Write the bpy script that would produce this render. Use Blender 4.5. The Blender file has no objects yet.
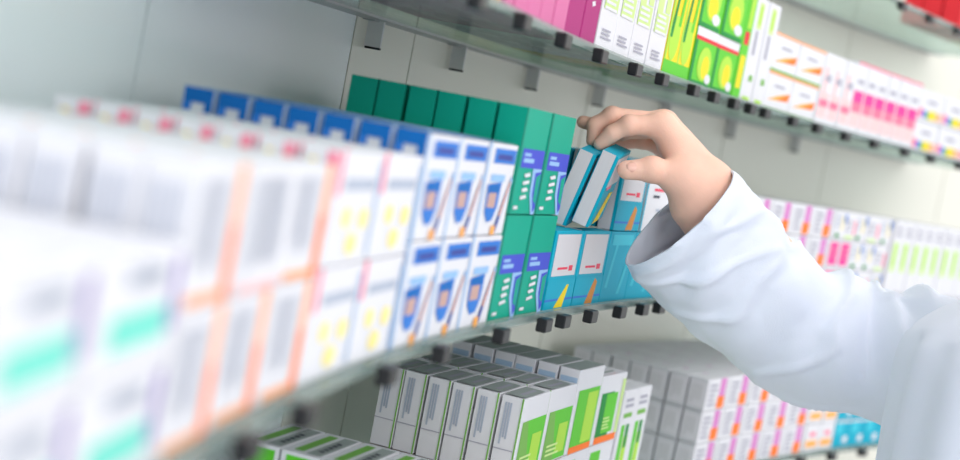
import bpy, bmesh, math, random
import numpy as np
from mathutils import Vector, Matrix, noise
random.seed(7)
SC = bpy.context.scene
COL = SC.collection
PI = math.pi

# ------------------------------------------------------------------ camera frame
TH = math.radians(10.8587); F = 1600.0; PIT = .0668715; CZ = 1.5
CX, CY, RR = 3.39446, 0.18451, 3.51111          # centre and radius of the curved shelf front
FW = Vector((0, math.cos(PIT), -math.sin(PIT))); R0 = Vector((1, 0, 0)); U0 = Vector((0, math.sin(PIT), math.cos(PIT)))
def at(x, y, Y):                              # photo point at depth Y (metres along the aisle) -> world
    dx, dy = x - 480, y - 230
    u = dx * math.cos(TH) + dy * math.sin(TH); v = -dx * math.sin(TH) + dy * math.cos(TH)
    r = FW + R0 * (u / F) - U0 * (v / F)
    return Vector((0, 0, CZ)) + r * (Y / r.y)
def W(s, d, z):                               # s along the shelf front, d behind it, z up
    a = s / RR
    return Vector((CX - (RR + d) * math.cos(a), CY + (RR + d) * math.sin(a), z))

# ------------------------------------------------------------------ materials
MATS = {}
def mat(name, col, rough=0.45, spec=0.5, coat=0.0, var=0.03, scale=30.0, bump=0.0, trans=0.0, metal=0.0, sss=0.0, alpha=1.0, ior=1.45, bscale=None):
    if name in MATS: return MATS[name]
    m = bpy.data.materials.new(name); m.use_nodes = True
    nt = m.node_tree; b = nt.nodes['Principled BSDF']
    tc = nt.nodes.new('ShaderNodeTexCoord'); nz = nt.nodes.new('ShaderNodeTexNoise')
    nz.inputs['Scale'].default_value = scale; nz.inputs['Detail'].default_value = 3
    nt.links.new(tc.outputs['Object'], nz.inputs['Vector'])
    mx = nt.nodes.new('ShaderNodeMix'); mx.data_type = 'RGBA'
    c = [((v / 255) / 12.92 if v / 255 <= .04045 else ((v / 255 + .055) / 1.055) ** 2.4) for v in col]
    mx.inputs['A'].default_value = [max(0, v * (1 - var)) for v in c] + [1]
    mx.inputs['B'].default_value = [min(1, v * (1 + var)) for v in c] + [1]
    nt.links.new(nz.outputs['Fac'], mx.inputs['Factor']); nt.links.new(mx.outputs['Result'], b.inputs['Base Color'])
    b.inputs['Roughness'].default_value = rough; b.inputs['Specular IOR Level'].default_value = spec
    b.inputs['Coat Weight'].default_value = coat; b.inputs['Metallic'].default_value = metal
    b.inputs['Transmission Weight'].default_value = trans; b.inputs['IOR'].default_value = ior
    b.inputs['Alpha'].default_value = alpha
    if sss:
        b.inputs['Subsurface Weight'].default_value = sss; b.inputs['Subsurface Radius'].default_value = (.012, .004, .002); b.inputs['Subsurface Scale'].default_value = .6
    if bump:
        bp = nt.nodes.new('ShaderNodeBump'); bp.inputs['Strength'].default_value = bump; bp.inputs['Distance'].default_value = .001
        n2 = nt.nodes.new('ShaderNodeTexNoise'); n2.inputs['Scale'].default_value = bscale or scale * 4
        nt.links.new(tc.outputs['Object'], n2.inputs['Vector']); nt.links.new(n2.outputs['Fac'], bp.inputs['Height']); nt.links.new(bp.outputs['Normal'], b.inputs['Normal'])
    MATS[name] = m; return m
PAL = dict(white=(224, 223, 228), offwhite=(214, 211, 215), pale=(232, 228, 234), faint=(196, 201, 214), teal=(0, 163, 136), tealdark=(0, 128, 108), violet=(70, 82, 200),
    cyan=(0, 168, 196), cyanlight=(60, 195, 215), mint=(120, 218, 200), purple=(150, 130, 190), orange=(255, 122, 40), orangelight=(250, 176, 130), pinkpale=(248, 200, 200),
    red=(232, 70, 96), pink=(245, 120, 150), pinkdeep=(238, 60, 150), yellow=(250, 232, 150), yellowdeep=(245, 215, 30), blue=(8, 102, 180), bluelight=(150, 190, 232), bluemid=(50, 120, 205),
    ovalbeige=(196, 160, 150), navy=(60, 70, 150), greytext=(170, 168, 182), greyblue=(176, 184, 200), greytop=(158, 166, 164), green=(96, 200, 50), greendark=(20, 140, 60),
    lime=(176, 222, 70), limepale=(206, 232, 150), magenta=(172, 42, 118), pinktall=(212, 112, 160), orchid=(214, 130, 196), tan=(205, 176, 148), orangesoft=(252, 178, 90),
    brownorange=(214, 140, 60), black=(25, 25, 28), bluelabel=(170, 195, 220), rainbowblue=(90, 130, 220), gold=(240, 190, 60), charcoal=(70, 74, 84), greenstripe=(120, 180, 80), redsign=(225, 50, 60))
def P(n): return mat('carton_' + n, PAL[n], rough=.55, spec=.22, var=.02, scale=60)

# ------------------------------------------------------------------ mesh helpers
def link(o, parent=None):
    COL.objects.link(o)
    if parent is not None: o.parent = parent
    return o
def mesh_obj(name, verts, faces, mats, parent=None, smooth=False, fm=None):
    me = bpy.data.meshes.new(name); me.from_pydata([tuple(v) for v in verts], [], faces)
    for m in (mats if isinstance(mats, list) else [mats]): me.materials.append(m)
    if fm:
        for p, i in zip(me.polygons, fm): p.material_index = i
    if smooth:
        for p in me.polygons: p.use_smooth = True
    me.update()
    return link(bpy.data.objects.new(name, me), parent)
def tag(o, label=None, cat=None, group=None, kind=None):
    if label: o['label'] = label
    if cat: o['category'] = cat
    if group: o['group'] = group
    if kind: o['kind'] = kind
    return o
class MB:
    def __init__(s): s.v = []; s.f = []; s.m = []; s.mats = []
    def mi(s, m):
        if m not in s.mats: s.mats.append(m)
        return s.mats.index(m)
    def poly(s, pts, m):
        n = len(s.v); s.v += [tuple(p) for p in pts]; s.f.append(tuple(range(n, n + len(pts)))); s.m.append(s.mi(m))
    def box(s, lo, hi, m, bev=0.0):
        bm = bmesh.new(); bmesh.ops.create_cube(bm, size=1)
        for v in bm.verts: v.co = Vector([(lo[i] + hi[i]) / 2 + v.co[i] * (hi[i] - lo[i]) for i in range(3)])
        if bev: bmesh.ops.bevel(bm, geom=bm.edges[:], offset=bev, segments=1, affect='EDGES')
        s.add(bm, m)
    def add(s, bm, m, mx=None):
        n = len(s.v); bm.verts.index_update()
        for v in bm.verts: s.v.append(tuple(mx @ v.co if mx else v.co))
        k = s.mi(m)
        for f in bm.faces: s.f.append(tuple(n + v.index for v in f.verts)); s.m.append(k)
        bm.free()
    def build(s, name, parent=None, smooth=False):
        return mesh_obj(name, s.v, s.f, s.mats, parent, smooth, s.m)

# ------------------------------------------------------------------ cartons
# local frame: x along the shelf, y into the shelf, origin at the bottom centre
def face_pt(face, u, v, w, d, h, e):
    if face == 'F': return (-w / 2 + u * w, -d / 2 - e, v * h)
    if face == 'S': return (-w / 2 - e, d / 2 - u * d, v * h)          # near side, u from back to front
    if face == 'R': return (w / 2 + e, -d / 2 + u * d, v * h)
    if face == 'T': return (-w / 2 + u * w, -d / 2 + v * d, h + e)
def carton_mesh(name, w, d, h, base, decals, sidebase=None, topbase=None):
    mb = MB(); g = .0004
    mb.box((-w / 2 + g, -d / 2 + g, 0), (w / 2 - g, d / 2 - g, h - .0004), P(base), .0005)
    e = .00015
    if sidebase: decals = [('S', 0.01, 0, .99, 1, sidebase)] + decals
    if topbase: decals = [('T', 0, 0.01, 1, .99, topbase)] + decals
    for dc in decals:
        face = dc[0]
        if dc[1] == 'E':                                               # ellipse: cu cv ru rv mat
            _, _, cu, cv, ru, rv, m = dc; pts = [(cu + ru * math.cos(t), cv + rv * math.sin(t)) for t in [i * 2 * PI / 20 for i in range(20)]]
        elif dc[1] == 'P':
            _, _, pts, m = dc
        else:
            _, a, b, c, f2, m = dc; pts = [(a, b), (c, b), (c, f2), (a, f2)]
        e += .00007
        mb.poly([face_pt(face, u, v, w - .0008, d - .0008, h - (.0004 if face == 'T' else 0), e) for u, v in pts], P(m))
    # tuck flap on the near side and top seam
    return mb
DES = {}
def design(key, w, d, h, base, decals, **k):
    mb = carton_mesh(key, w, d, h, base, decals, **k)
    me = bpy.data.meshes.new('carton_' + key); me.from_pydata(mb.v, [], mb.f)
    for m in mb.mats: me.materials.append(m)
    for p, i in zip(me.polygons, mb.m): p.material_index = i
    DES[key] = (me, w, d, h)
def lines(face, u0, u1, v0, v1, n, m, vert=False, fill=.5, jit=.25):
    r = random.Random(n * 31 + int(u0 * 100)); out = []
    for i in range(n):
        if vert:
            a = u0 + (u1 - u0) * i / n; b = a + (u1 - u0) / n * fill
            out.append((face, a, v0 + r.random() * jit * (v1 - v0), b, v1, m))
        else:
            a = v0 + (v1 - v0) * i / n; b = a + (v1 - v0) / n * fill
            out.append((face, u0, a, u1 - r.random() * jit * (u1 - u0), b, m))
    return out
def glyphs(face, u0, v0, u1, v1, n, m, vert=False):                    # small unreadable lettering strokes
    r = random.Random(n + int(v0 * 77)); out = []
    for i in range(n):
        if vert:
            a = v0 + (v1 - v0) * i / n; h_ = (v1 - v0) / n
            out.append((face, 'P', [(u0 + r.random() * .3 * (u1 - u0), a), (u1, a + h_ * .25), (u1 - r.random() * .3 * (u1 - u0), a + h_ * .7), (u0, a + h_ * .45)], m))
        else:
            a = u0 + (u1 - u0) * i / n; w_ = (u1 - u0) / n
            out.append((face, 'P', [(a, v0), (a + w_ * .6, v0), (a + w_ * .7, v1 - r.random() * .3 * (v1 - v0)), (a + w_ * .1, v1)], m))
    return out

# nearest, mint band
design('mint', 0.0855, .021, 0.0405, 'white', [('F', .18, .2, .86, .5, 'mint'), ('F', .88, .25, .98, .9, 'purple')] + glyphs('F', .3, .7, .75, .88, 6, 'greyblue')
       + lines('S', .2, .8, .1, .9, 4, 'pale', True) + [('T', .1, .2, .9, .3, 'pale')])
design('orange', 0.0662, .021, 0.0545, 'white', [('F', .76, .02, .93, 1, 'orangelight'), ('F', .78, .02, .93, .55, 'orange'), ('F', .1, .02, .76, .1, 'orangelight')] + lines('F', .1, .66, .2, .9, 8, 'faint', True, .35)
       + lines('S', .12, .9, .12, .85, 5, 'faint', True, .45))
design('barcode', 0.0662, .021, 0.0545, 'white', lines('F', .08, .9, .12, .9, 10, 'faint', True, .4) + [('F', .02, .02, .98, .08, 'pinkpale')] + lines('S', .12, .9, .12, .85, 5, 'faint', True, .45))
design('yellowdot', 0.0845, .0205, 0.058, 'white', [('F', .02, .62, .1, 1, 'pink'), ('F', .2, .66, .9, .76, 'greyblue'), ('F', 'E', .35, .42, .1, .1, 'yellow'), ('F', 'E', .75, .4, .11, .1, 'yellow'), ('F', 'E', .55, .18, .13, .1, 'yellow'), ('F', .95, .05, .99, .9, 'bluelight')]
       + [('S', .7, .3, .95, .98, 'pink'), ('S', .22, .35, .42, .9, 'yellow'), ('S', .5, .4, .62, .85, 'greyblue')] + lines('S', .15, .6, .05, .3, 2, 'greyblue'))
design('reddot', 0.0845, .0205, 0.058, 'white', [('S', .68, .2, .95, .98, 'red'), ('S', .22, .3, .42, .9, 'yellow'), ('S', .5, .35, .62, .85, 'greyblue')])
design('blueoval', 0.0745, .0215, 0.065, 'white', [('F', 0, 0, .05, 1, 'bluelight'), ('F', .2, .78, .97, .94, 'bluemid'), ('F', .32, .82, .85, .88, 'navy'), ('F', .2, .58, .7, .66, 'bluelight'),
        ('F', 'P', [(.14, .55), (.62, .58), (.6, .3), (.5, .16), (.32, .14), (.18, .25)], 'bluemid'), ('F', .22, .3, .5, .46, 'ovalbeige'), ('F', .2, .46, .56, .55, 'blue'),
        ('F', 'P', [(.94, .66), (.99, .6), (.7, .06), (.62, .1), (.78, .4)], 'bluelight'), ('F', 'P', [(.84, .5), (.88, .48), (.68, .02), (.6, .06)], 'navy'), ('F', 'P', [(.9, .6), (.93, .58), (.74, .2), (.7, .22)], 'orangelight'), ('F', .5, .0, .64, .1, 'orangesoft')]
       + [('S', .03, .86, .97, 1, 'blue'), ('S', .03, .78, .3, .86, 'bluemid'), ('S', .72, .74, .97, .86, 'blue'), ('S', .3, .66, .7, .72, 'bluelight'), ('S', .8, .5, .97, .8, 'blue'), ('S', .82, 0, .97, .35, 'bluemid'), ('T', .03, .04, .97, .96, 'bluelight')])
TEALF = [('F', .0, .0, .05, 1, 'tealdark'), ('F', .12, .44, .98, .62, 'violet'), ('F', .2, .49, .6, .53, 'bluelight'), ('F', .2, .55, .45, .58, 'bluelight'),
         ('F', 'P', [(.62, .44), (.98, .44), (.98, .0), (.84, .0), (.66, .2)], 'bluelight'), ('F', 'P', [(.74, .4), (.98, .42), (.98, .06), (.9, .02), (.76, .2)], 'violet'), ('F', 'P', [(.8, .36), (.96, .4), (.96, .1), (.84, .14)], 'teal')]
design('teal', 0.0708, .0225, 0.0795, 'teal', TEALF + glyphs('F', .3, .14, .55, .42, 4, 'white', True) + [('F', .1, .05, .26, .08, 'white')])
CYF = [('F', .07, .42, .93, .95, 'offwhite'), ('F', .25, .5, .62, .53, 'red'), ('F', .66, .48, .8, .55, 'red'), ('F', 0, .0, 1, .38, 'cyan'), ('F', 0, .1, 1, .13, 'bluemid')]
design('cyanyellow', 0.0812, .0165, 0.067, 'cyan', CYF + [('F', 'P', [(.35, .01), (.66, .01), (.78, .3), (.7, .3)], 'yellowdeep')] + [('S', .06, .0, .82, 1, 'offwhite')])
design('cyanheld', .0812, .0165, .067, 'cyan', [('F', .07, .55, .93, .95, 'offwhite'), ('F', .15, .5, .5, .55, 'pink'), ('F', 'P', [(.2, .02), (.66, .02), (.9, .4), (.6, .42)], 'yellowdeep')] + [('S', .06, .0, .84, 1, 'offwhite')])
design('cyanorange', 0.0812, .0165, 0.067, 'cyan', CYF + [('F', 'P', [(.45, .01), (.72, .01), (.8, .3), (.7, .36), (.62, .25)], 'brownorange')] + [('S', .06, .0, .82, 1, 'offwhite')])
design('cyanstreak', 0.0812, .0165, 0.067, 'cyan', [('F', 'P', [(.1, .2), (.3, .9), (.38, .9), (.2, .2)], 'cyanlight'), ('F', 'P', [(.6, .1), (.8, .6), (.9, .6), (.7, .1)], 'cyanlight'), ('F', .1, .8, .9, .95, 'cyanlight')] + [('S', .06, .0, .82, 1, 'offwhite')])
design('whitecyan', 0.0812, .0165, 0.067, 'white', [('F', 0, .9, 1, 1, 'cyan'), ('F', .0, .0, .05, 1, 'cyan'), ('F', .3, .6, .7, .64, 'red'), ('F', .3, .5, .55, .54, 'charcoal'), ('F', .5, .3, .85, .34, 'greyblue'), ('F', .6, 0, 1, .12, 'cyan')])
PO = [('F', .58, .42, .84, .98, 'orchid'), ('F', .54, .04, .86, .42, 'orange')] + lines('F', .1, .46, .15, .9, 5, 'greytext') + [('F', .9, .1, .94, .9, 'pale')]
design('purpleorange', 0.0735, .024, 0.0384, 'white', PO + [('S', .05, .1, .95, .9, 'pale')] + lines('S', .2, .8, .2, .8, 3, 'offwhite', True))
design('pinkpair', 0.037, .024, 0.0384, 'white', [('F', .1, .1, .9, .9, 'pinkdeep'), ('F', .4, .3, .6, .8, 'pink')])
design('multiwhite', 0.0435, .024, 0.0384, 'white', lines('F', .1, .5, .4, .9, 3, 'greyblue') + [('F', .6, .3, .72, .8, 'yellow'), ('F', .78, .6, .95, .9, 'bluemid'), ('F', .2, .05, .5, .2, 'greendark')])
design('multipink', 0.0435, .024, 0.0384, 'white', lines('F', .1, .6, .3, .8, 3, 'greytext') + [('F', .75, .2, .9, .7, 'pink'), ('F', .1, .05, .8, .15, 'limepale')])
design('greenbarlow', 0.035, .03, 0.1165, 'white', [('F', .2, .35, .65, .72, 'limepale'), ('F', .25, .42, .55, .7, 'lime'), ('F', .1, .06, .9, .1, 'greytext')] + lines('F', .2, .8, .8, .95, 2, 'greytext') + [('S', .1, .1, .9, .9, 'pale')])
design('whitegreen', 0.0755, .0205, 0.0685, 'white', [('F', .1, .02, .98, .7, 'green'), ('F', 'P', [(.1, .02), (.55, .02), (.3, .7), (.1, .7)], 'greenstripe'), ('F', .55, .1, .9, .5, 'lime')] + lines('F', .2, .7, .1, .28, 3, 'limepale')
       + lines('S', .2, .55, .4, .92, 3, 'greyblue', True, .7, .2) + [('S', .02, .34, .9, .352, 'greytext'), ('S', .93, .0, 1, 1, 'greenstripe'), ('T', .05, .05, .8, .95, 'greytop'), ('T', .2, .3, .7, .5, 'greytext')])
design('whitegreenorange', 0.0755, .0205, 0.0685, 'white', [('F', .1, .1, .6, .74, 'greendark'), ('F', .3, .14, .75, .72, 'green'), ('F', .1, .0, .95, .1, 'orange'), ('F', .86, .1, .98, .9, 'limepale')] + lines('F', .3, .6, .2, .4, 4, 'limepale')
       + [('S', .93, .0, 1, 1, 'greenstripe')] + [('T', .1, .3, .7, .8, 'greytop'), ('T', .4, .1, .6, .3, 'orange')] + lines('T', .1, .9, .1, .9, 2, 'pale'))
design('lowcarton', 0.0755, .0205, 0.0735, 'white', [('F', .1, .5, .5, .9, 'green'), ('S', .05, .3, .95, .7, 'pale'), ('T', .02, .02, .98, .98, 'tan')])
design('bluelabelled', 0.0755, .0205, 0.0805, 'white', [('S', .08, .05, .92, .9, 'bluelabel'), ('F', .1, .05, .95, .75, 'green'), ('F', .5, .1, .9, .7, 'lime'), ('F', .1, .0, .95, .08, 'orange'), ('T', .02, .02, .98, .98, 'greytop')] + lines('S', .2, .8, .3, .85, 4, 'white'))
design('greenbars', 0.0435, .0205, 0.122, 'white', [('F', .2, .05, .45, .7, 'green'), ('F', .5, .05, .8, .6, 'lime'), ('F', .2, .76, .8, .8, 'greenstripe'), ('F', .55, .5, .75, .7, 'greendark')] + lines('F', .2, .8, .85, .95, 2, 'greytext'))
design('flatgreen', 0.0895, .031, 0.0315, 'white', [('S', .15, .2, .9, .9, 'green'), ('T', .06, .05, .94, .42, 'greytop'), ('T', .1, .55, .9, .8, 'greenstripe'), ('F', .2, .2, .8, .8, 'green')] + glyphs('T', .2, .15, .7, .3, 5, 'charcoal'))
design('flattan', 0.083, .031, 0.023, 'white', [('T', .0, .0, 1, .5, 'tan'), ('T', .1, .6, .8, .9, 'greentop' if 'greentop' in PAL else 'greenstripe'), ('F', .1, .2, .8, .8, 'greyblue')])
design('cyanflat', 0.0515, .03, 0.0395, 'cyan', [('F', .08, .5, .5, .9, 'cyanlight'), ('F', .6, .15, .9, .4, 'white'), ('T', .05, .05, .95, .95, 'cyanlight'), ('F', .0, .92, 1, 1, 'white')])
design('peach', 0.049, .03, 0.0384, 'white', [('F', .1, .15, .9, .4, 'orangesoft'), ('F', .3, .55, .7, .7, 'pink')])
# upper shelf
design('orangetall', 0.0395, .03, 0.12, 'orangesoft', [('F', .2, .2, .8, .5, 'white')])
design('magentatall', 0.034, .03, 0.12, 'pinktall', [('F', 0, 0, .3, 1, 'magenta')])
design('pinktall', 0.0355, .03, 0.12, 'pinktall', glyphs('F', .3, .2, .6, .8, 7, 'white', True))
design('magentatext', 0.0446, .03, 0.12, 'magenta', glyphs('F', .4, .25, .66, .55, 4, 'white', True) + glyphs('F', .4, .62, .7, .95, 3, 'white', True) + [('F', .1, .75, .35, 1, 'magenta'), ('S', .1, .1, .9, .9, 'pinktall')])
design('magentablue', 0.0446, .03, 0.12, 'magenta', glyphs('F', .35, .25, .62, .5, 4, 'white', True) + glyphs('F', .4, .55, .7, .7, 2, 'white', True) + [('F', .05, .74, 1, 1, 'bluemid')])
design('greenwhite', 0.0524, .03, 0.12, 'white', [('F', .1, .42, .45, 1, 'limepale'), ('F', .14, .55, .3, 1, 'green'), ('F', .6, .45, .9, 1, 'limepale'), ('F', .1, .28, .9, .44, 'limepale'), ('F', 'E', .62, .78, .1, .05, 'greyblue')] + lines('F', .15, .85, .28, .44, 4, 'white') + lines('F', .2, .8, .08, .16, 3, 'greytext'))
design('yellowgreen', 0.0452, .03, 0.12, 'yellowdeep', [('F', 0, 0, 1, .12, 'green'), ('F', 'E', .5, .3, .35, .18, 'lime'), ('F', 'P', [(.1, .3), (.3, .3), (.45, .75), (.3, .7)], 'greendark'), ('F', 'P', [(.6, .4), (.8, .4), (.9, .8), (.75, .8)], 'green'), ('F', .0, .12, .12, .7, 'lime')])
design('greencap', 0.0754, .03, 0.0575, 'green', [('F', 0, .84, 1, 1, 'white'), ('F', .0, .78, 1, .85, 'redsign'), ('F', 0, 0, .1, .78, 'greendark'), ('F', 'E', .55, .4, .3, .3, 'lime'), ('F', 'E', .6, .35, .16, .2, 'yellowdeep'), ('F', 'E', .8, .16, .13, .09, 'white'), ('F', .1, 0, .95, .08, 'greendark')])
design('greenfruit', 0.0754, .03, 0.0575, 'green', [('F', 0, 0, .1, 1, 'greendark'), ('F', 'E', .5, .5, .32, .35, 'lime'), ('F', 'E', .5, .4, .2, .2, 'yellowdeep'), ('F', 'E', .72, .2, .18, .1, 'white'), ('F', .1, 0, .95, .08, 'greendark')])
design('greenslim', 0.0265, .03, 0.118, 'green', [('F', .2, .1, .8, .4, 'yellowdeep'), ('F', .2, .5, .8, .62, 'redsign'), ('F', .3, .65, .8, .95, 'lime')])
design('whitelime', 0.041, .03, 0.115, 'white', [('F', .25, .7, .65, .95, 'limepale'), ('F', .35, .74, .55, .92, 'lime'), ('F', .45, .2, .75, .26, 'greenstripe'), ('F', .3, .45, .5, .68, 'greytext'), ('F', .2, .02, .8, .05, 'lime')])
design('orangeswoosh', 0.0907, .03, 0.0435, 'white', [('F', 'P', [(.1, .25), (.92, .32), (.95, .55), (.5, .42)], 'orangesoft'), ('F', 'P', [(.45, .3), (.92, .32), (.95, .55)], 'orange'), ('F', 0, .93, 1, 1, 'orangelight'), ('F', 0, 0, 1, .06, 'greenstripe'), ('F', .3, .62, .7, .68, 'greytext')])
design('palepink', 0.0388, .03, 0.089, 'white', [('F', .1, .1, .9, .45, 'pinkpale'), ('F', .2, .45, .5, .8, 'pinkpale'), ('F', .3, .6, .8, .7, 'greytext'), ('F', .1, .25, .9, .35, 'pink')])
design('deeppink', 0.0385, .03, 0.093, 'white', [('F', .05, .1, .95, .36, 'pinkpale'), ('F', .05, .3, .95, .6, 'pink'), ('F', .05, .44, .95, .6, 'pinkdeep'), ('F', .2, .7, .8, .76, 'greytext'), ('F', 0, .97, 1, 1, 'pink')])
design('rainbow', 0.0865, .03, 0.0435, 'white', [('F', .02, .1, .16, .4, 'pink'), ('F', .16, .12, .32, .34, 'rainbowblue'), ('F', .32, .1, .46, .32, 'greenstripe'), ('F', .46, .08, .72, .38, 'yellowdeep'), ('F', .74, .1, .96, .36, 'orangelight'), ('F', .3, .6, .7, .7, 'greytext')])
design('redbox', 0.0825, .03, 0.05, 'redsign', [('F', .1, .5, .9, .8, 'white'), ('F', .2, .1, .8, .2, 'orangesoft')])
design('yellowbox', 0.0825, .03, 0.05, 'yellow', [('F', .1, .1, .9, .4, 'redsign'), ('F', .1, .6, .7, .8, 'charcoal')])

ORD = ['first', 'second', 'third', 'fourth', 'fifth', 'sixth', 'seventh', 'eighth', 'ninth', 'tenth']
STOCK = []
def place(key, s, d, z, name='medicine_carton', tilt=0, twist=0):
    me, w, dp, h = DES[key]
    o = bpy.data.objects.new(name, me); COL.objects.link(o)
    a = s / RR
    o.location = W(s, d, z); o.rotation_euler = (tilt, 0, PI / 2 - a + twist); STOCK.append(o)
    return o
def stock(desc, group, s0, cols, z0, layers, nq, nqlow=None, d0=.003, back=None, name='medicine_carton', jit=.0012, skip=()):
    """cols: list of design keys (or list per layer, bottom to top); queue of nq cartons goes back from the shelf front"""
    s = s0; n = len(cols)
    for ci, c in enumerate(cols):
        keys = c if isinstance(c, (list, tuple)) else [c] * layers
        w = DES[keys[0]][1]; z = z0
        for li, key in enumerate(keys):
            me, w_, dp, h = DES[key]
            if key == 'gap': continue
            top = li == len(keys) - 1
            q = nq if (top or ci == 0) else (nqlow if nqlow is not None else 1)
            if (ci, li) in skip: z += h + .0006; continue
            for k in range(q):
                r = random.Random(hash((ci, li, k, int(s0 * 1000))) & 0xffff)
                o = place(key, s + w_ / 2 + (0 if k == 0 else r.uniform(-.0004, .0004)), d0 + dp / 2 + k * (dp + .0012) + r.uniform(0, jit), z, name, twist=r.uniform(-.006, .006))
                lay = '' if len(keys) == 1 else {1: '', 2: ('lower layer, ', 'upper layer, ')[li] if len(keys) == 2 else '', 3: ''}.get(len(keys), '')
                if len(keys) == 3: lay = ('bottom', 'middle', 'top')[li] + ' layer, '
                colw = '' if n == 1 else ORD[ci] + ' column, '
                dep = 'at the front' if k == 0 else ORD[k] + ' from front'
                d_ = desc[key] if isinstance(desc, dict) else desc
                tag(o, f'{d_}, {lay}{colw}{dep}', 'medicine box', group)
            z += h + .0006
        s += w + .0012
    return s

ZM, ZU, ZB, ZT = 1.3572, 1.5757, 1.1400, 1.7625      # top faces of the four glass shelves
# ---- middle shelf
stock('blurred white carton with mint band', 'mint-banded cartons at the near end', .1170, ['mint', 'mint', 'mint'], ZM, 2, 7, 1)
stock({'orange': 'white carton with orange corner stripe', 'barcode': 'white carton covered in grey bars'}, 'orange-striped cartons on the middle shelf', .3800,
      [['orange', 'orange'], ['orange', 'barcode'], ['orange', 'orange']], ZM, 2, 7, 1)
stock({'yellowdot': 'white carton with yellow dots', 'reddot': 'white carton with red side mark'}, 'yellow-dotted cartons on the middle shelf', .5835, ['yellowdot', 'yellowdot'], ZM, 2, 7, 1)
stock('white carton with blue oval', 'blue oval cartons on the middle shelf', .7580, ['blueoval'] * 3, ZM, 2, 7, 1)
stock('teal green carton with violet label', 'teal cartons on the middle shelf', .9885, ['teal'] * 2, ZM, 2, 6, 1)
CDESC = {'cyanyellow': 'cyan carton with yellow flame', 'cyanorange': 'cyan carton with orange flame', 'cyanstreak': 'plain streaked cyan carton', 'whitecyan': 'white carton with cyan edge'}
stock(CDESC, 'cyan cartons on the middle shelf', 1.1385, [['cyanyellow', 'cyanyellow'], ['cyanorange', 'cyanyellow'], ['cyanstreak', 'cyanorange'], ['cyanstreak', 'whitecyan'], ['cyanstreak', 'cyanstreak'], ['cyanstreak', 'whitecyan']],
      ZM, 2, 6, 1, skip={(0, 1), (1, 1)})
# the two cartons being pulled out, tipped forward on top of the lower layer
for k, (px_, py_, lb) in enumerate([(588, 228, 'tilted cyan carton gripped between thumb and fingers, nearest the thumb'), (565.5, 226.5, 'tilted cyan carton just behind the gripped one, under the fingertips')]):
    cr = R0 * math.cos(TH) + U0 * math.sin(TH); cu = -R0 * math.sin(TH) + U0 * math.cos(TH)
    bz = (cr * .0261 + cu * .0608 - FW * .0134).normalized(); bx = cr * .018 + cu * .0096 + FW * .0785; bx = (bx - bz * bx.dot(bz)).normalized(); by = bz.cross(bx)
    me, w_, dp_, h_ = DES['cyanyellow' if k else 'cyanheld']; o = bpy.data.objects.new('medicine_carton', me); COL.objects.link(o)
    rot = Matrix((bx, by, bz)).transposed()
    o.matrix_world = Matrix.Translation(at(px_, py_, 1.3745 + .001 * k) - rot @ Vector((-w_ / 2, -dp_ / 2, 0))) @ rot.to_4x4()
    tag(o, lb, 'medicine box')
stock('white carton, purple and orange block, beside sleeve', 'purple and orange cartons on the middle shelf', 1.6690, ['purpleorange'] * 5, ZM, 3, 3, 1)
stock({'pinkpair': 'bright pink carton behind the sleeve', 'multiwhite': 'white carton with blue corner', 'multipink': 'white carton with pink mark'}, 'mixed white cartons on the middle shelf', 2.0440,
      [['pinkpair', 'pinkpair', 'multiwhite'], ['pinkpair', 'pinkpair', 'multipink'], ['multiwhite'] * 3, ['multipink', 'multiwhite', 'multipink'], ['multiwhite', 'multipink', 'multiwhite']], ZM, 3, 3, 1)
stock('tall white carton with lime bar', 'lime bar cartons at the far end', 2.2640, ['greenbarlow'] * 9, ZM, 1, 2, 1)
# ---- bottom shelf
stock('white flat carton with green stripes', 'green-striped flat cartons on the bottom shelf', .9560, ['flatgreen'] , ZB, 3, 5, 1)
stock('white flat carton with tan top', 'tan-topped flat cartons on the bottom shelf', 1.0490, ['flattan'], ZB, 3, 5, 1)
stock({'lowcarton': 'white supporting carton under green cartons', 'whitegreen': 'upright white carton with green front', 'whitegreenorange': 'white carton with green and orange front', 'bluelabelled': 'pale blue labelled carton with green front'},
      'white and green cartons on the bottom shelf', 1.1370, [['lowcarton', 'whitegreen'], ['lowcarton', 'whitegreen'], ['lowcarton', 'bluelabelled'], ['lowcarton', 'whitegreenorange']], ZB, 2, 6, 1)
stock('slender white carton with green bars', 'green bar cartons on the bottom shelf', 1.4470, ['greenbars'] * 2, ZB, 1, 6, 6)
stock('white carton, purple and orange block, below sleeve', 'purple and orange cartons on the bottom shelf', 1.7210, ['purpleorange'] * 5, ZB, 3, 7, 1)
stock('small white carton with peach band', 'peach band cartons on the bottom shelf', 2.0965, ['peach'] * 2, ZB, 2, 4, 1)
stock('bright cyan flat carton below the sleeve', 'cyan cartons on the bottom shelf', 2.1985, ['cyanflat'] * 6, ZB, 2, 4, 1)
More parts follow.
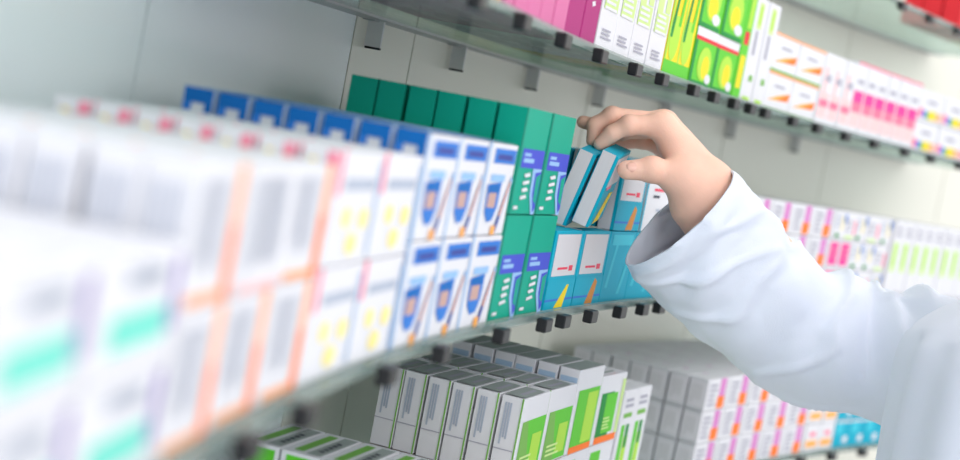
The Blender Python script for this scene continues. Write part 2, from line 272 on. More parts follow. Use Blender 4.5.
# ---- upper shelf
def up(desc, group, s0, cols, layers=1, nq=5): return stock(desc, group, s0, cols, ZU, layers, 1 if layers > 1 else nq, nq)
for args in [('soft orange tall carton', 'orange tall cartons on the upper shelf', .7800, ['orangetall'] * 2), ('dark pink edged tall carton', 'magenta edged carton', .8635, ['magentatall']),
    ('blurred light pink tall carton', 'light pink tall cartons', .9000, ['pinktall'] * 4), ('magenta carton with white lettering', 'magenta cartons on the upper shelf', 1.0475, ['magentatext']),
    ('magenta carton with blue top band', 'magenta and blue carton', 1.0935, ['magentablue']), ('white carton with pale green stripes', 'green striped cartons on the upper shelf', 1.1403, ['greenwhite'] * 4),
    ('yellow carton with green leaves', 'yellow cartons on the upper shelf', 1.3548, ['yellowgreen'] * 2)]:
    up(*args)
stock({'greencap': 'green carton with white cap band', 'greenfruit': 'green carton with yellow fruit'}, 'green fruit cartons on the upper shelf', 1.4475, [['greencap', 'greenfruit']] * 2, ZU, 2, 5, 4)
up('slim green carton with red band', 'slim green cartons', 1.6010, ['greenslim'])
up('tall white carton with lime tip', 'white and lime cartons', 1.6293, ['whitelime'] * 2)
stock('white carton with orange swoosh', 'orange swoosh cartons on the upper shelf', 1.7140, ['orangeswoosh'] * 2, ZU, 2, 3, 3)
up('white carton with faint pink base', 'pale pink cartons on the upper shelf', 1.8976, ['palepink'] * 3, 1, 3)
up('white carton with hot pink band', 'hot pink band cartons', 2.0176, ['deeppink'] * 6, 1, 3)
stock('white carton with rainbow strip', 'rainbow strip cartons on the upper shelf', 2.2586, ['rainbow'] * 3, ZU, 2, 3, 2)
# ---- top shelf, only its far end shows
stock('red and white carton on top shelf', 'red cartons on the top shelf', 2.335, ['redbox'] * 2, ZT, 1, 3)
stock('yellow carton on top shelf', 'yellow cartons on the top shelf', 2.5050, ['yellowbox'] * 1, ZT, 1, 3)

# ------------------------------------------------------------------ glass shelves
def glass_mat():
    m = bpy.data.materials.new('shelf_glass'); m.use_nodes = True; nt = m.node_tree; b = nt.nodes['Principled BSDF']
    out = nt.nodes['Material Output']
    b.inputs['Base Color'].default_value = (.52, .61, .58, 1); b.inputs['Roughness'].default_value = .12
    tr = nt.nodes.new('ShaderNodeBsdfTransparent'); tr.inputs['Color'].default_value = (.80, .90, .87, 1)
    mx = nt.nodes.new('ShaderNodeMixShader'); mx.inputs[0].default_value = .4
    nz = nt.nodes.new('ShaderNodeTexNoise'); nz.inputs['Scale'].default_value = 3
    mr = nt.nodes.new('ShaderNodeMapRange'); mr.inputs['To Min'].default_value = .30; mr.inputs['To Max'].default_value = .38
    nt.links.new(nz.outputs['Fac'], mr.inputs['Value']); nt.links.new(mr.outputs['Result'], mx.inputs[0])
    nt.links.new(tr.outputs[0], mx.inputs[1]); nt.links.new(b.outputs[0], mx.inputs[2]); nt.links.new(mx.outputs[0], out.inputs['Surface'])
    return m
GL = glass_mat()
def clear_mat(name, col, fac, rough=.1):
    m = bpy.data.materials.new(name); m.use_nodes = True; nt = m.node_tree; b = nt.nodes['Principled BSDF']; out = nt.nodes['Material Output']
    b.inputs['Base Color'].default_value = col + (1,); b.inputs['Roughness'].default_value = rough
    tr = nt.nodes.new('ShaderNodeBsdfTransparent'); mx = nt.nodes.new('ShaderNodeMixShader'); mx.inputs[0].default_value = fac
    nz = nt.nodes.new('ShaderNodeTexNoise'); nz.inputs['Scale'].default_value = 40; bp = nt.nodes.new('ShaderNodeBump'); bp.inputs['Strength'].default_value = .05
    nt.links.new(nz.outputs['Fac'], bp.inputs['Height']); nt.links.new(bp.outputs['Normal'], b.inputs['Normal'])
    nt.links.new(tr.outputs[0], mx.inputs[1]); nt.links.new(b.outputs[0], mx.inputs[2]); nt.links.new(mx.outputs[0], out.inputs['Surface'])
    return m
CLEAR = clear_mat('clear_plastic', (.86, .9, .9), .75)
RAILM = clear_mat('rail_plastic', (.26, .34, .32), .5)
EDGE = mat('green_glass_edge', (60, 110, 96), rough=.15, var=.15, scale=12)
BLK = mat('black_plastic', (22, 22, 26), rough=.4)
STEEL = mat('brushed_steel_bracket', (176, 178, 180), rough=.35, metal=.3)
GREYP = mat('grey_plastic', (225, 225, 226), rough=.4)
def sweep(name, s0, s1, prof, m, parent=None, n=None, fm=None, mats=None):
    n = n or int((s1 - s0) / .03) + 2; v = []; f = []; k = len(prof); mi = []
    for i in range(n):
        s = s0 + (s1 - s0) * i / (n - 1)
        v += [W(s, d, z) for d, z in prof]
    for i in range(n - 1):
        for j in range(k):
            a = i * k + j; b = i * k + (j + 1) % k
            f.append((a, b, b + k, a + k)); mi.append(fm[j] if fm else 0)
    f.append(tuple(range(k))[::-1]); f.append(tuple(range((n - 1) * k, n * k))); mi += [0, 0]
    return mesh_obj(name, v, f, mats or m, parent, fm=mi)
def shelf(zt, s0, s1, clips, label, brs, bracket_z=True):
    root = bpy.data.objects.new('glass_shelf', None); COL.objects.link(root); root.location = W((s0 + s1) / 2, .1, zt - .006)
    tag(root, label, 'shelf')
    bpy.context.view_layer.update()
    def child(o): o.parent = root; o.matrix_parent_inverse = root.matrix_world.inverted(); return o
    root_inv = Matrix.Translation(-root.location)
    t = .0055
    g = sweep('glass_panel', s0, s1, [(0, zt - t), (.188, zt - t), (.188, zt), (0, zt)], None, mats=[GL, EDGE], fm=[0, 0, 0, 1]); child(g)
    r = sweep('front_rail', s0, s1, [(-.004, zt - .0052), (-.0006, zt - .0052), (-.0006, zt + .0012), (-.004, zt + .0012)], RAILM); child(r)
    for s in clips:
        def cb(name, x0, x1, y0, y1, z0, z1, m, bev=.001, par=None):
            mb = MB(); mb.box((x0, y0, z0), (x1, y1, z1), m, bev); o = mb.build(name)
            a = s / RR; p = W(s, 0, zt)
            for vv in o.data.vertices:
                x, y, z = vv.co; vv.co = (p.x + x * math.sin(a) - y * math.cos(a), p.y + x * math.cos(a) + y * math.sin(a), p.z + z)
            if par is None: child(o)
            else:
                o.parent = par; o.matrix_parent_inverse = Matrix.Translation(-root.location)
            return o
        c = cb('divider_clip', -.012, .007, -.0130, -.0043, -.0128, -.0018, BLK); c['label'] = 'black plastic divider clip'
        cb('clear_cap', .0074, .0195, -.0130, -.0046, -.0125, .0004, CLEAR, .0015, c)
        cb('screw_pin', .004, .009, .004, .010, -.0135, -.0057, BLK, .0005, c)
    for s in brs:
        mb = MB(); mb.box((-.0012, -.0165, -.0245), (.0012, -.001, 0), GREYP, .0004); mb.box((-.0018, -.0165, -.0262), (.0018, -.002, -.0243), BLK, .0004); mb.box((-.012, -.012, -.0025), (.012, 0, 0), STEEL, .0005)
        o = mb.build('wall_bracket'); a = s / RR; p = W(s, .2145, zt - .0062)
        for vv in o.data.vertices:
            x, y, z = vv.co; vv.co = (p.x + x * math.sin(a) - y * math.cos(a), p.y + x * math.cos(a) + y * math.sin(a), p.z + z)
        child(o)
    # steel carrier arms under the glass join it to the wall
    sw = sweep('back_rail', s0, s1, [(.186, zt - .0078), (.2145, zt - .0078), (.2145, zt - .0057), (.186, zt - .0057)], STEEL); child(sw)
    return root
mid = [.248, .355, .470, .56, .717, .838, .99, 1.11, 1.165, 1.247, 1.338, 1.41, 1.465, 1.519] + [1.519 + .082 * i for i in range(1, 14)]
upc = [.761, .884, 1.005, 1.1205, 1.235, 1.326, 1.435, 1.507, 1.579, 1.638, 1.692, 1.794, 1.884, 1.99, 2.097, 2.212, 2.309, 2.415, 2.503]
shelf(ZM, .06, 2.67, mid, 'middle glass shelf with black clips, level with the cuff', [])
shelf(ZU, .45, 2.67, upc, 'upper glass shelf above the hand with black clips', [1.16, 1.345, 1.53, 1.71, 1.9, 2.1, 2.3])
shelf(ZB, .75, 2.67, [1.0 + .107 * i for i in range(15)], 'bottom glass shelf below the sleeve under green cartons', [])
shelf(ZT, 1.5, 2.67, [1.56 + .107 * i for i in range(10)], 'top glass shelf in the upper right corner', [])

# ------------------------------------------------------------------ room
def wall_mat(name, c1, c2, rough=.35):
    m = mat(name, c1, rough=rough, var=.03, scale=2.0, coat=.1); return m
WB = wall_mat('wall_panel_bluish', (236, 241, 243), None); WG = wall_mat('wall_panel_beige', (234, 231, 220), None); GAP = mat('wall_joint', (128, 126, 120), rough=.6)
wallroot = sweep('wall_back', -.1, 3.9, [(.2215, 0), (.262, 0), (.262, 2.7), (.2215, 2.7)], GAP); tag(wallroot, kind='structure')
seams = [-.1, .4, .8, 1.1385, 1.262, 1.7, 2.1, 2.42, 2.8, 3.2, 3.9]
for i in range(len(seams) - 1):
    a, b = seams[i], seams[i + 1]
    o = sweep('wall_panel', a + .0012, b - .0012, [(.2148, 0.0), (.2215, 0.0), (.2215, 2.7), (.2148, 2.7)], WB if b < 1.2 else WG, n=max(3, int((b - a) / .04))); o.parent = wallroot
fl = MB(); fl.box((-1.5, -1.5, -.05), (5, 5, 0), mat('vinyl_floor', (196, 194, 190), rough=.35, scale=4)); tag(fl.build('floor'), kind='structure')

# ------------------------------------------------------------------ signed-distance modelling (numpy surface nets)
def seg_d(P3, a, b, ra, rb):
    a = np.array(a); b = np.array(b); ab = b - a; t = np.clip(((P3 - a) @ ab) / (ab @ ab), 0, 1)
    return np.linalg.norm(P3 - a - t[..., None] * ab, axis=-1) - (ra + (rb - ra) * t)
def ell_d(P3, c, r, rot=None):
    q = P3 - np.array(c)
    if rot is not None: q = q @ np.array(rot)
    q = q / np.array(r); k = np.linalg.norm(q, axis=-1); return (k - 1) * min(r)
def smin(a, b, k):
    h = np.clip(.5 + .5 * (b - a) / k, 0, 1); return b * (1 - h) + a * h - k * h * (1 - h)
def nets(fn, lo, hi, res):
    lo = np.array(lo, float); n = np.ceil((np.array(hi) - lo) / res).astype(int) + 1
    ax = [lo[i] + res * np.arange(n[i]) for i in range(3)]
    D = np.empty(n)
    for i in range(n[0]):
        g = np.stack(np.meshgrid([ax[0][i]], ax[1], ax[2], indexing='ij'), -1); D[i] = fn(g)[0]
    S = D < 0; c = np.zeros(n - 1, int)
    for dx in (0, 1):
        for dy in (0, 1):
            for dz in (0, 1): c += S[dx:n[0] - 1 + dx, dy:n[1] - 1 + dy, dz:n[2] - 1 + dz]
    act = (c > 0) & (c < 8); idx = -np.ones(n - 1, int); ii = np.argwhere(act); idx[act] = np.arange(len(ii))
    acc = np.zeros((len(ii), 3)); cnt = np.zeros(len(ii))
    cor = [(a, b, d) for a in (0, 1) for b in (0, 1) for d in (0, 1)]
    for p in cor:
        for q in cor:
            if sum(abs(p[i] - q[i]) for i in range(3)) == 1 and p < q:
                dp = D[ii[:, 0] + p[0], ii[:, 1] + p[1], ii[:, 2] + p[2]]; dq = D[ii[:, 0] + q[0], ii[:, 1] + q[1], ii[:, 2] + q[2]]
                m = (dp < 0) != (dq < 0); t = np.where(m, dp / np.where(m, dp - dq, 1), 0)
                pt = np.array(p) + t[:, None] * (np.array(q) - np.array(p)); acc += pt * m[:, None]; cnt += m
    V = lo + res * (ii + acc / cnt[:, None]); Fc = []
    for axis in range(3):
        o1, o2 = [(1, 2), (2, 0), (0, 1)][axis]
        sl0 = [slice(None)] * 3; sl1 = [slice(None)] * 3; sl0[axis] = slice(0, -1); sl1[axis] = slice(1, None)
        ch = S[tuple(sl0)] != S[tuple(sl1)]
        for e in np.argwhere(ch):
            if e[o1] == 0 or e[o2] == 0 or e[o1] >= n[o1] - 1 or e[o2] >= n[o2] - 1: continue
            q = []
            for a, b in ((0, 0), (1, 0), (1, 1), (0, 1)):
                t = list(e); t[o1] -= a; t[o2] -= b; q.append(idx[tuple(t)])
            if min(q) < 0: continue
            Fc.append(tuple(q) if not S[tuple(e)] else tuple(q[::-1]))
    return V, Fc
def T3(v): return tuple(v)

# ------------------------------------------------------------------ person
person = bpy.data.objects.new('person', None); COL.objects.link(person); person.location = (.50, 1.245, 0)
tag(person, 'person in a white lab coat reaching across to grip two cyan cartons', 'person')
PINV = Matrix.Translation((-.50, -1.245, 0))
OFF = np.array([-.03, -.085, 0])
def pc(o, par=None):
    o.parent = par or person
    if par is None: o.matrix_parent_inverse = PINV
    return o
SKIN = mat('skin', (246, 196, 174), rough=.5, sss=.12, var=.10, scale=55, bump=.25, bscale=700)
NAIL = mat('fingernail', (240, 186, 168), rough=.25, coat=.3)
def A(x, y, Y): return np.array(at(x, y, Y - .088))
wr1, wr2 = A(709, 186, 1.492), A(693, 206, 1.488)
elbow = A(845, 343, 1.565)
fore_end = A(765, 272, 1.525)
MC = {'i': (A(662, 126, 1.500), .0115), 'm': (A(664, 124, 1.520), .0115), 'r': (A(668, 128, 1.540), .011), 'p': (A(669, 149, 1.556), .010)}
wi = {'i': wr1, 'm': A(712, 184, 1.505), 'r': A(710, 190, 1.515), 'p': A(706, 198, 1.520)}
FG = {'i': [MC['i'][0], A(629, 125, 1.496), A(612, 133.5, 1.497), A(600, 144, 1.499)],
      'm': [MC['m'][0], A(612, 116, 1.512), A(595, 125, 1.513), A(593, 141, 1.513)],
      'r': [MC['r'][0], A(622, 131, 1.532), A(599, 126, 1.534), A(583, 122, 1.534)],
      'p': [MC['p'][0], A(643, 141, 1.549), A(621, 143, 1.551), A(605, 150, 1.550)]}
FR = {'i': (.0105, .0083, .0072, .0062), 'm': (.0105, .0083, .0074, .0065), 'r': (.0100, .008, .0072, .0062), 'p': (.009, .007, .0062, .0055)}
TH_ = [A(703, 200, 1.486), A(682, 177, 1.480), A(652, 169.5, 1.474), A(627, 170, 1.471)]
def hand(P3):
    d = smin(seg_d(P3, wr1, fore_end + np.array([0, 0, .008]), .0215, .030), seg_d(P3, wr2, fore_end - np.array([0, 0, .008]), .0205, .030), .02)
    palm = None
    for k in 'imrp':
        s = seg_d(P3, wi[k], MC[k][0], .0175 if k != 'p' else .016, MC[k][1] + .0012)
        palm = s if palm is None else smin(palm, s, .007)
    # flesh of the palm, below the metacarpals
    palm = smin(palm, seg_d(P3, A(694, 190, 1.505), A(672, 146, 1.515), .020, .012), .012)
    palm = smin(palm, seg_d(P3, A(698, 196, 1.53), A(684, 156, 1.54), .017, .010), .012)
    d = smin(d, palm, .014)
    th = smin(seg_d(P3, TH_[0], TH_[1], .0200, .0145), smin(seg_d(P3, TH_[1], TH_[2], .0135, .0098), seg_d(P3, TH_[2], TH_[3], .0102, .0084), .005), .009)
    th = smin(th, ell_d(P3, TH_[2], (.0112, .0112, .0112)), .004)
    th = smin(th, ell_d(P3, A(690, 183, 1.482), (.021, .017, .017)), .012)
    # web between thumb and index
    th = smin(th, seg_d(P3, A(684, 168, 1.487), A(672, 143, 1.498), .0115, .0105), .010)
    d = smin(d, th, .008)
    fing = None
    for k in 'imrp':
        J = FG[k]; r = FR[k]
        f = smin(seg_d(P3, J[0], J[1], r[0], r[1]), seg_d(P3, J[1], J[2], r[1], r[2]), .003)
        f = smin(f, seg_d(P3, J[2], J[3], r[2], r[3]), .003)
        f = smin(f, ell_d(P3, J[1], (r[1] * 1.06,) * 3), .003)
        d2 = smin(d, f, .009) if fing is None else f
        fing = f if fing is None else np.minimum(fing, f + .0004)
    base = smin(d, fing, .007)
    return base
allp = np.array([wr1, wr2, fore_end, *[j for k in FG for j in FG[k]], *TH_])
lo = allp.min(0) - .04; hi = allp.max(0) + .045
V1, F1 = nets(hand, lo, hi, .0014)
V1 = [tuple(v) for v in V1]
# rest of the body (upper arm, trunk, head, legs), coarse, mostly under the clothes or beyond the frame
SH = A(938, 362, 1.475) - OFF; BC = np.array([.53, 1.33]); HD = np.array([.49, 1.33, 1.665])
def body(P3):
    P3 = P3 - OFF; fe, el = fore_end - OFF, elbow - OFF
    d = smin(seg_d(P3, fe, el, .028, .025), seg_d(P3, el, SH, .025, .026), .006)
    tr = smin(ell_d(P3, (.53, 1.33, 1.28), (.09, .14, .15)), ell_d(P3, (.53, 1.33, .97), (.10, .145, .17)), .06)
    tr = smin(tr, seg_d(P3, (.53, 1.18, 1.375), (.53, 1.43, 1.375), .035, .035), .04)
    d = smin(d, tr, .03)
    d = smin(d, seg_d(P3, (.53, 1.33, 1.42), (.51, 1.33, 1.56), .055, .052), .03)
    hd = smin(ell_d(P3, HD + [.01, 0, .03], (.095, .075, .095)), ell_d(P3, HD + [-.02, 0, -.045], (.07, .058, .075)), .04)
    hd = smin(hd, seg_d(P3, HD + [-.085, 0, .015], HD + [-.112, 0, -.022], .008, .013), .012)
    for s in (-1, 1):
        hd = smin(hd, ell_d(P3, HD + [.01, .077 * s, -.005], (.018, .008, .03)), .006)
        hd = np.maximum(hd, -ell_d(P3, HD + [-.094, .031 * s, .012], (.014, .014, .007)))
    hd = smin(hd, ell_d(P3, HD + [-.088, 0, -.052], (.012, .022, .006)), .006)
    d = smin(d, hd, .025)
    for s in (-1, 1):
        L = seg_d(P3, (.53, 1.33 + .085 * s, .92), (.52, 1.33 + .10 * s, .5), .085, .055)
        L = smin(L, seg_d(P3, (.52, 1.33 + .10 * s, .5), (.55, 1.33 + .11 * s, .09), .052, .036), .03)
        L = smin(L, seg_d(P3, (.56, 1.33 + .11 * s, .055), (.42, 1.33 + .12 * s, .04), .035, .028), .02)
        d = smin(d, L, .03)
    la = smin(seg_d(P3, (.53, 1.17, 1.37), (.55, 1.075, 1.13), .034, .032), seg_d(P3, (.55, 1.07, 1.13), (.51, 1.06, .90), .038, .026), .02)
    la = smin(la, seg_d(P3, (.51, 1.06, .89), (.49, 1.06, .82), .03, .028), .015)
    d = smin(d, la, .03)
    return d
V2, F2 = nets(body, (.24, .88, -.02), (.69, 1.62, 1.80), .011)
V2 = [tuple(v) for v in V2]; n1 = len(V1)
def fing_chain(pts, rr):
    pass
bo = mesh_obj('body', V1 + V2, F1 + [tuple(i + n1 for i in f) for f in F2], SKIN, smooth=True); pc(bo)
# left hand fingers, joined to the relaxed left palm as further surface of the same body
fv, ff = nets(lambda q: smin(np.minimum.reduce([smin(seg_d(q, (.492 - .016 * (i - 1.5), 1.058, .815), (.49 - .018 * (i - 1.5), 1.062, .775 - (.004 if i in (1, 2) else 0)), .0085, .008), seg_d(q, (.49 - .018 * (i - 1.5), 1.062, .775), (.486 - .018 * (i - 1.5), 1.076, .738 + (.006 if i in (0, 3) else 0)), .008, .0065), .003) for i in range(4)]),
      smin(seg_d(q, (.47, 1.066, .865), (.445, 1.075, .83), .014, .011), seg_d(q, (.445, 1.075, .83), (.435, 1.085, .795), .0105, .008), .004), .002), (.40, 1.03, .70), (.56, 1.12, .90), .003)
fv = fv + OFF
me = bo.data; nv = len(me.vertices); vv = [tuple(v.co) for v in me.vertices] + [tuple(v) for v in fv]; fc = [tuple(p.vertices) for p in me.polygons] + [tuple(i + nv for i in f) for f in ff]
me2 = bpy.data.meshes.new('body'); me2.from_pydata(vv, [], fc); me2.materials.append(SKIN)
for p in me2.polygons: p.use_smooth = True
bo.data = me2
# thumb nail
def nail(c, fwd, up, w, l):
    fwd = Vector(fwd).normalized(); up = Vector(up); up = (up - fwd * up.dot(fwd)).normalized(); sd = fwd.cross(up); v = []; f = []; n = 7
    for i in range(n):
        for j in range(n):
            a = (j / (n - 1) - .5) * 1.7; b = (i / (n - 1) - .5) * 2
            ww = w * (1 - .25 * max(0, b) ** 3 - .1 * max(0, -b) ** 2)
            v.append(Vector(c) + fwd * (b * l) + sd * (math.sin(a) * ww) + up * (math.cos(a) * w * .9 - w * .55 - .0008 * b * b))
    for i in range(n - 1):
        for j in range(n - 1): f.append((i * n + j, i * n + j + 1, (i + 1) * n + j + 1, (i + 1) * n + j))
    o = mesh_obj('fingernail', v, f, NAIL, smooth=True); so = o.modifiers.new('s', 'SOLIDIFY'); so.thickness = .0006; so.offset = 0; return pc(o, bo)
tf = TH_[3] - TH_[2]; tn = np.array([.15, -.85, .42])
nail(TH_[3] + tn / np.linalg.norm(tn) * .0066 - tf / np.linalg.norm(tf) * .0035, tf, tn, .0064, .0064)

# ---- lab coat
def cloth_mat():
    m = mat('white_cotton_coat', (226, 231, 244), rough=.85, spec=.2, var=.015, scale=8, bump=.3, bscale=900)
    return m
COAT = cloth_mat()
def loft(name, rings, m, closed_ends=(False, False), parent=None, thick=None, disp=None, nphi=96, sub=8, shift=True):
    # rings: list of (centre, axisA*ra, axisB*rb); spline between
    R = [(np.array(c) + (OFF if shift else 0), np.array(a), np.array(b)) for c, a, b in rings]
    def cr(p0, p1, p2, p3, t): return .5 * ((2 * p1) + (-p0 + p2) * t + (2 * p0 - 5 * p1 + 4 * p2 - p3) * t * t + (-p0 + 3 * p1 - 3 * p2 + p3) * t ** 3)
    dense = []
    for i in range(len(R) - 1):
        q = [R[max(0, i - 1)], R[i], R[i + 1], R[min(len(R) - 1, i + 2)]]
        for k in range(sub):
            t = k / sub; dense.append([cr(q[0][j], q[1][j], q[2][j], q[3][j], t) for j in range(3)])
    dense.append(list(R[-1])); v = []; f = []; N = len(dense)
    for i, (c, a, b) in enumerate(dense):
        for j in range(nphi):
            ph = 2 * PI * j / nphi; dirv = a * math.cos(ph) + b * math.sin(ph); p = c + dirv
            if disp: p = p + dirv / np.linalg.norm(dirv) * disp(i / (N - 1) * (len(R) - 1), ph, p)
            v.append(tuple(p))
    for i in range(N - 1):
        for j in range(nphi):
            f.append((i * nphi + j, i * nphi + (j + 1) % nphi, (i + 1) * nphi + (j + 1) % nphi, (i + 1) * nphi + j))
    if closed_ends[0]: f.append(tuple(range(nphi)))
    if closed_ends[1]: f.append(tuple(range((N - 1) * nphi, N * nphi))[::-1])
    o = mesh_obj(name, v, f, m, smooth=True)
    if thick: md = o.modifiers.new('s', 'SOLIDIFY'); md.thickness = thick; md.offset = -1
    return pc(o, parent)
def px_vec(x0, y0, x1, y1, Y): return A(x1, y1, Y) - A(x0, y0, Y)
# (top outline px), (bottom outline px), Y, half depth
OUT = [((728, 173), (629, 262), 1.487, .047, (-.012, -.012)), ((741, 187), (643, 278), 1.494, .048, 0), ((757, 204), (664, 300), 1.505, .049, 0), ((778, 228), (694, 325), 1.520, .050, 0), ((800, 250), (722, 349), 1.535, .052, 0),
       ((826, 273), (752, 370), 1.552, .054, 0), ((850, 277), (796, 397), 1.565, .060, 0), ((872, 287), (842, 407), 1.560, .064, 0), ((892, 292), (880, 420), 1.535, .068, 0), ((925, 291), (915, 432), 1.49, .068, 0), ((955, 300), (948, 430), 1.45, .06, 0)]
rings = []
for (t, b, Y, hd, tw) in OUT:
    ct = A(*t, Y); cb_ = A(*b, Y); c = (ct + cb_) / 2
    rings.append((c, (ct - cb_) / 2, np.array([0, 1.0, 0]) * hd))
# turn the cuff so that its opening looks slightly towards the camera
ax = np.array(rings[0][1]); ax = ax / np.linalg.norm(ax)
c0, a0, b0 = rings[0]; outw = rings[0][0] - rings[1][0]; outw /= np.linalg.norm(outw)
rings[0] = (c0, a0, b0 + outw * .010)
c1, a1, b1 = rings[1]; rings[1] = (c1, a1, b1 + outw * .010)
c1, a1, b1 = rings[2]; rings[2] = (c1, a1, b1 + outw * .008)
def fold(t, ph, p):
    # t runs 0 (cuff) .. 10 (shoulder), ph 0 top outline, pi bottom outline, 3pi/2 camera side
    q = Vector((t * 1.1, math.cos(ph) * 1.2 + t * .35, math.sin(ph) * 1.2))
    n = noise.noise(q * 1.0) * .0065 * (.45 + .55 * abs(math.sin(ph)))
    r1 = 1 - abs(noise.noise(Vector((t * .5 + 3.1, math.cos(ph) * 1.3 - t * .5, math.sin(ph) * .7)))) * 2.6
    n += max(0, r1) ** 3 * .0055
    # compression folds radiating from the inner elbow
    w = math.exp(-((t - 6.8) / 1.9) ** 2)
    n += w * .0048 * math.sin(3.3 * t + 2.2 * math.cos(ph)) * abs(math.sin(ph)) ** 1.5
    n += math.exp(-((t - 8.3) / .30) ** 2) * -.004 * (0.6 + .4 * math.cos(ph))
    n += .0018 * math.exp(-(t / .9) ** 2)
    # sagging folds below the wrist
    n += .003 * math.exp(-((t - 2.2) / 1.6) ** 2) * math.sin(5.2 * math.cos(ph) + 1.4 * t)
    n += noise.noise(Vector((t * 3.1, math.cos(ph) * 4.2, math.sin(ph) * 4.2))) * .0007
    if t < .9: n *= .35 + .65 * t / .9
    return n
def torso_ring(z, cx, cy, rx, ry, lean=0): return ((cx, cy, z), (rx, 0, 0), (0, ry, 0))
tr = [torso_ring(.62, .55, 1.33, .175, .215), torso_ring(.75, .545, 1.33, .17, .21), torso_ring(.95, .54, 1.33, .16, .20), torso_ring(1.1, .535, 1.33, .15, .195), torso_ring(1.2, .53, 1.335, .150, .20),
      torso_ring(1.28, .53, 1.34, .148, .205), torso_ring(1.34, .53, 1.34, .150, .207), torso_ring(1.39, .53, 1.34, .148, .20), torso_ring(1.42, .53, 1.335, .125, .175), torso_ring(1.45, .53, 1.33, .082, .11), torso_ring(1.475, .525, 1.33, .07, .078), torso_ring(1.50, .525, 1.33, .068, .072)]
def tdisp(t, ph, p):
    z = p[2]; n = noise.noise(Vector((math.cos(ph) * 3, math.sin(ph) * 3, z * 1.2))) * .010
    n += .0035 * math.sin(ph * 14 + 3 * noise.noise(Vector((0, ph, z * 3)))) * (1 if z < 1.40 else 0)
    return n
coat = loft('lab_coat', tr, COAT, thick=.002, disp=tdisp, nphi=128, sub=6)
sl = loft('sleeve', rings, COAT, thick=.0022, disp=fold, nphi=140, sub=16, parent=coat, shift=False)
hem = []
sl2 = loft('sleeve', [((.505, 1.06, .93), (.05, 0, 0), (0, .045, 0)), ((.53, 1.065, 1.05), (.055, 0, 0), (0, .05, 0)), ((.55, 1.07, 1.15), (.058, 0, 0), (0, .054, 0)), ((.54, 1.10, 1.3), (.066, 0, 0), (0, .06, 0)), ((.53, 1.13, 1.37), (.085, 0, 0), (0, .065, .0)), ((.53, 1.19, 1.425), (.07, 0, 0), (0, .06, .01))], COAT, thick=.002, parent=coat)
TR = mat('dark_trousers', (52, 56, 70), rough=.85)
for s in (-1, 1):
    loft('trouser_leg', [((.53, 1.33 + .085 * s, .90), (.1, 0, 0), (0, .082, 0)), ((.525, 1.33 + .095 * s, .6), (.085, 0, 0), (0, .078, 0)), ((.53, 1.33 + .1 * s, .4), (.075, 0, 0), (0, .07, 0)), ((.545, 1.33 + .11 * s, .07), (.062, 0, 0), (0, .058, 0))], TR, thick=.002)
    sv, sf = nets(lambda q: np.maximum(smin(seg_d(q, (.57, 1.33 + .11 * s, .045), (.42, 1.33 + .12 * s, .035), .045, .038), ell_d(q, (.56, 1.33 + .11 * s, .07), (.05, .045, .05)), .02), .004 - q[..., 2]), (.34, 1.33 + .11 * s - .07, -.004), (.66, 1.33 + .11 * s + .08, .14), .007)
    pc(mesh_obj('shoe', sv + OFF, sf, mat('white_shoe', (225, 225, 226), rough=.5), smooth=True))
hv, hf = nets(lambda q: np.maximum(smin(ell_d(q, HD + [.02, 0, .035], (.105, .088, .106)), ell_d(q, HD + [.06, 0, -.04], (.05, .07, .08)), .03), -ell_d(q, HD + [-.085, 0, -.05], (.09, .1, .115))), (.34, 1.2, 1.52), (.68, 1.46, 1.84), .006)
pc(mesh_obj('hair', hv + OFF, hf, mat('brown_hair', (74, 52, 38), rough=.5, var=.2, scale=90, bump=.5), smooth=True))
for s in (-1, 1):
    bm = bmesh.new(); bmesh.ops.create_uvsphere(bm, u_segments=16, v_segments=10, radius=.0115); mb = MB(); mb.add(bm, mat('eye_white', (235, 232, 228), rough=.2), Matrix.Translation(Vector(HD + OFF) + Vector((-.0745, .031 * s, .012))))
    bm = bmesh.new(); bmesh.ops.create_uvsphere(bm, u_segments=12, v_segments=8, radius=.0055); mb.add(bm, mat('iris', (60, 45, 35), rough=.2), Matrix.Translation(Vector(HD + OFF) + Vector((-.0812, .031 * s, .012))))
    pc(mb.build('eye', smooth=True), bo)

# ------------------------------------------------------------------ light
wd = bpy.data.worlds.new('World'); SC.world = wd; wd.use_nodes = True
bg = wd.node_tree.nodes['Background']; bg.inputs['Color'].default_value = (.94, .97, 1, 1); bg.inputs['Strength'].default_value = .95
def area(name, loc, target, sx, sy, power, col=(1, 1, 1)):
    l = bpy.data.lights.new(name, 'AREA'); l.shape = 'RECTANGLE'; l.size = sx; l.size_y = sy; l.energy = power; l.color = col
    o = bpy.data.objects.new(name, l); COL.objects.link(o); o.location = loc
    o.rotation_euler = (Vector(target) - Vector(loc)).to_track_quat('-Z', 'Y').to_euler(); return o
area('unseen_overhead_lamp', (1.3, .9, 2.75), (.6, 1.3, 1.2), 1.2, 2.4, 9, (1, .99, .97))
area('unseen_overhead_lamp', (.9, -1.0, 2.4), (.1, 1.5, 1.35), 1.6, 1.2, 16, (.97, .985, 1))  # soft fill added behind the camera to brighten faces turned towards it
area('unseen_overhead_lamp', (1.9, 3.2, 2.6), (.6, 2.2, 1.4), 1.2, 1.6, 6, (1, .98, .94))

area('added_aisle_fill', (2.6, .9, 1.5), (.2, 1.5, 1.45), 2.2, 1.8, 9, (.96, .98, 1))  # added fill from the aisle side to brighten the back wall, not a window
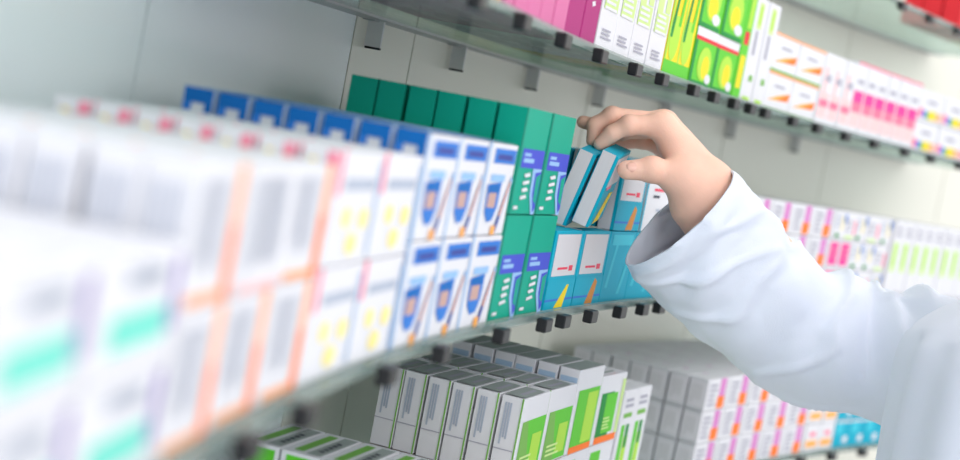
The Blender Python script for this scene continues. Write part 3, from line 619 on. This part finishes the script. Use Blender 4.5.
# ------------------------------------------------------------------ camera
cd = bpy.data.cameras.new('camera'); cam = bpy.data.objects.new('camera', cd); COL.objects.link(cam)
cd.sensor_width = 36; cd.lens = F * 36 / 960; cd.clip_start = .02
X = R0 * math.cos(TH) + U0 * math.sin(TH); Yv = -R0 * math.sin(TH) + U0 * math.cos(TH); Z = -FW
M = Matrix(((X.x, Yv.x, Z.x, 0), (X.y, Yv.y, Z.y, 0), (X.z, Yv.z, Z.z, CZ), (0, 0, 0, 1)))
cam.matrix_world = M
cd.dof.use_dof = True; cd.dof.focus_distance = 1.375; cd.dof.aperture_fstop = 60 / 15.5
SC.camera = cam
# ------------------------------------------------------------------ the cartons that show least become one object of stock
bpy.context.view_layer.update()
dg = bpy.context.evaluated_depsgraph_get(); seen = {}; eye = Vector((0, 0, CZ))
for ix in range(1, 960, 3):
    for iy in range(1, 460, 3):
        dr = (at(ix, iy, 1) - eye).normalized(); og = eye.copy()
        for hop in range(5):
            ok, lc, nr, fi, ob, mw_ = SC.ray_cast(dg, og, dr)
            if ok and ob.name.startswith(('glass_panel', 'front_rail')): og = lc + dr * .0006; continue
            if ok: seen[ob.name] = seen.get(ob.name, 0) + 1
            break
order = sorted(range(len(STOCK)), key=lambda i: -seen.get(STOCK[i].name, 0)); keep = set(i for i in order[:298] if seen.get(STOCK[i].name, 0) > 0)
mv, mf, mm, mmats = [], [], [], []
for i, o in enumerate(STOCK):
    if i in keep: continue
    mw = Matrix.LocRotScale(o.location, o.rotation_euler, None); n0 = len(mv); mv += [tuple(mw @ v.co) for v in o.data.vertices]
    for p in o.data.polygons:
        m_ = o.data.materials[p.material_index]
        if m_ not in mmats: mmats.append(m_)
        mf.append(tuple(n0 + q for q in p.vertices)); mm.append(mmats.index(m_))
    bpy.data.objects.remove(o)
tag(mesh_obj('medicine_carton_stock', mv, mf, mmats, fm=mm), 'half-hidden cartons queued behind the front ones on every glass shelf', 'medicine boxes', kind='stuff')
vs = SC.view_settings; vs.view_transform = 'Standard'; vs.look = 'None'; vs.gamma = 1; vs.use_curve_mapping = False; vs.exposure = 0.27
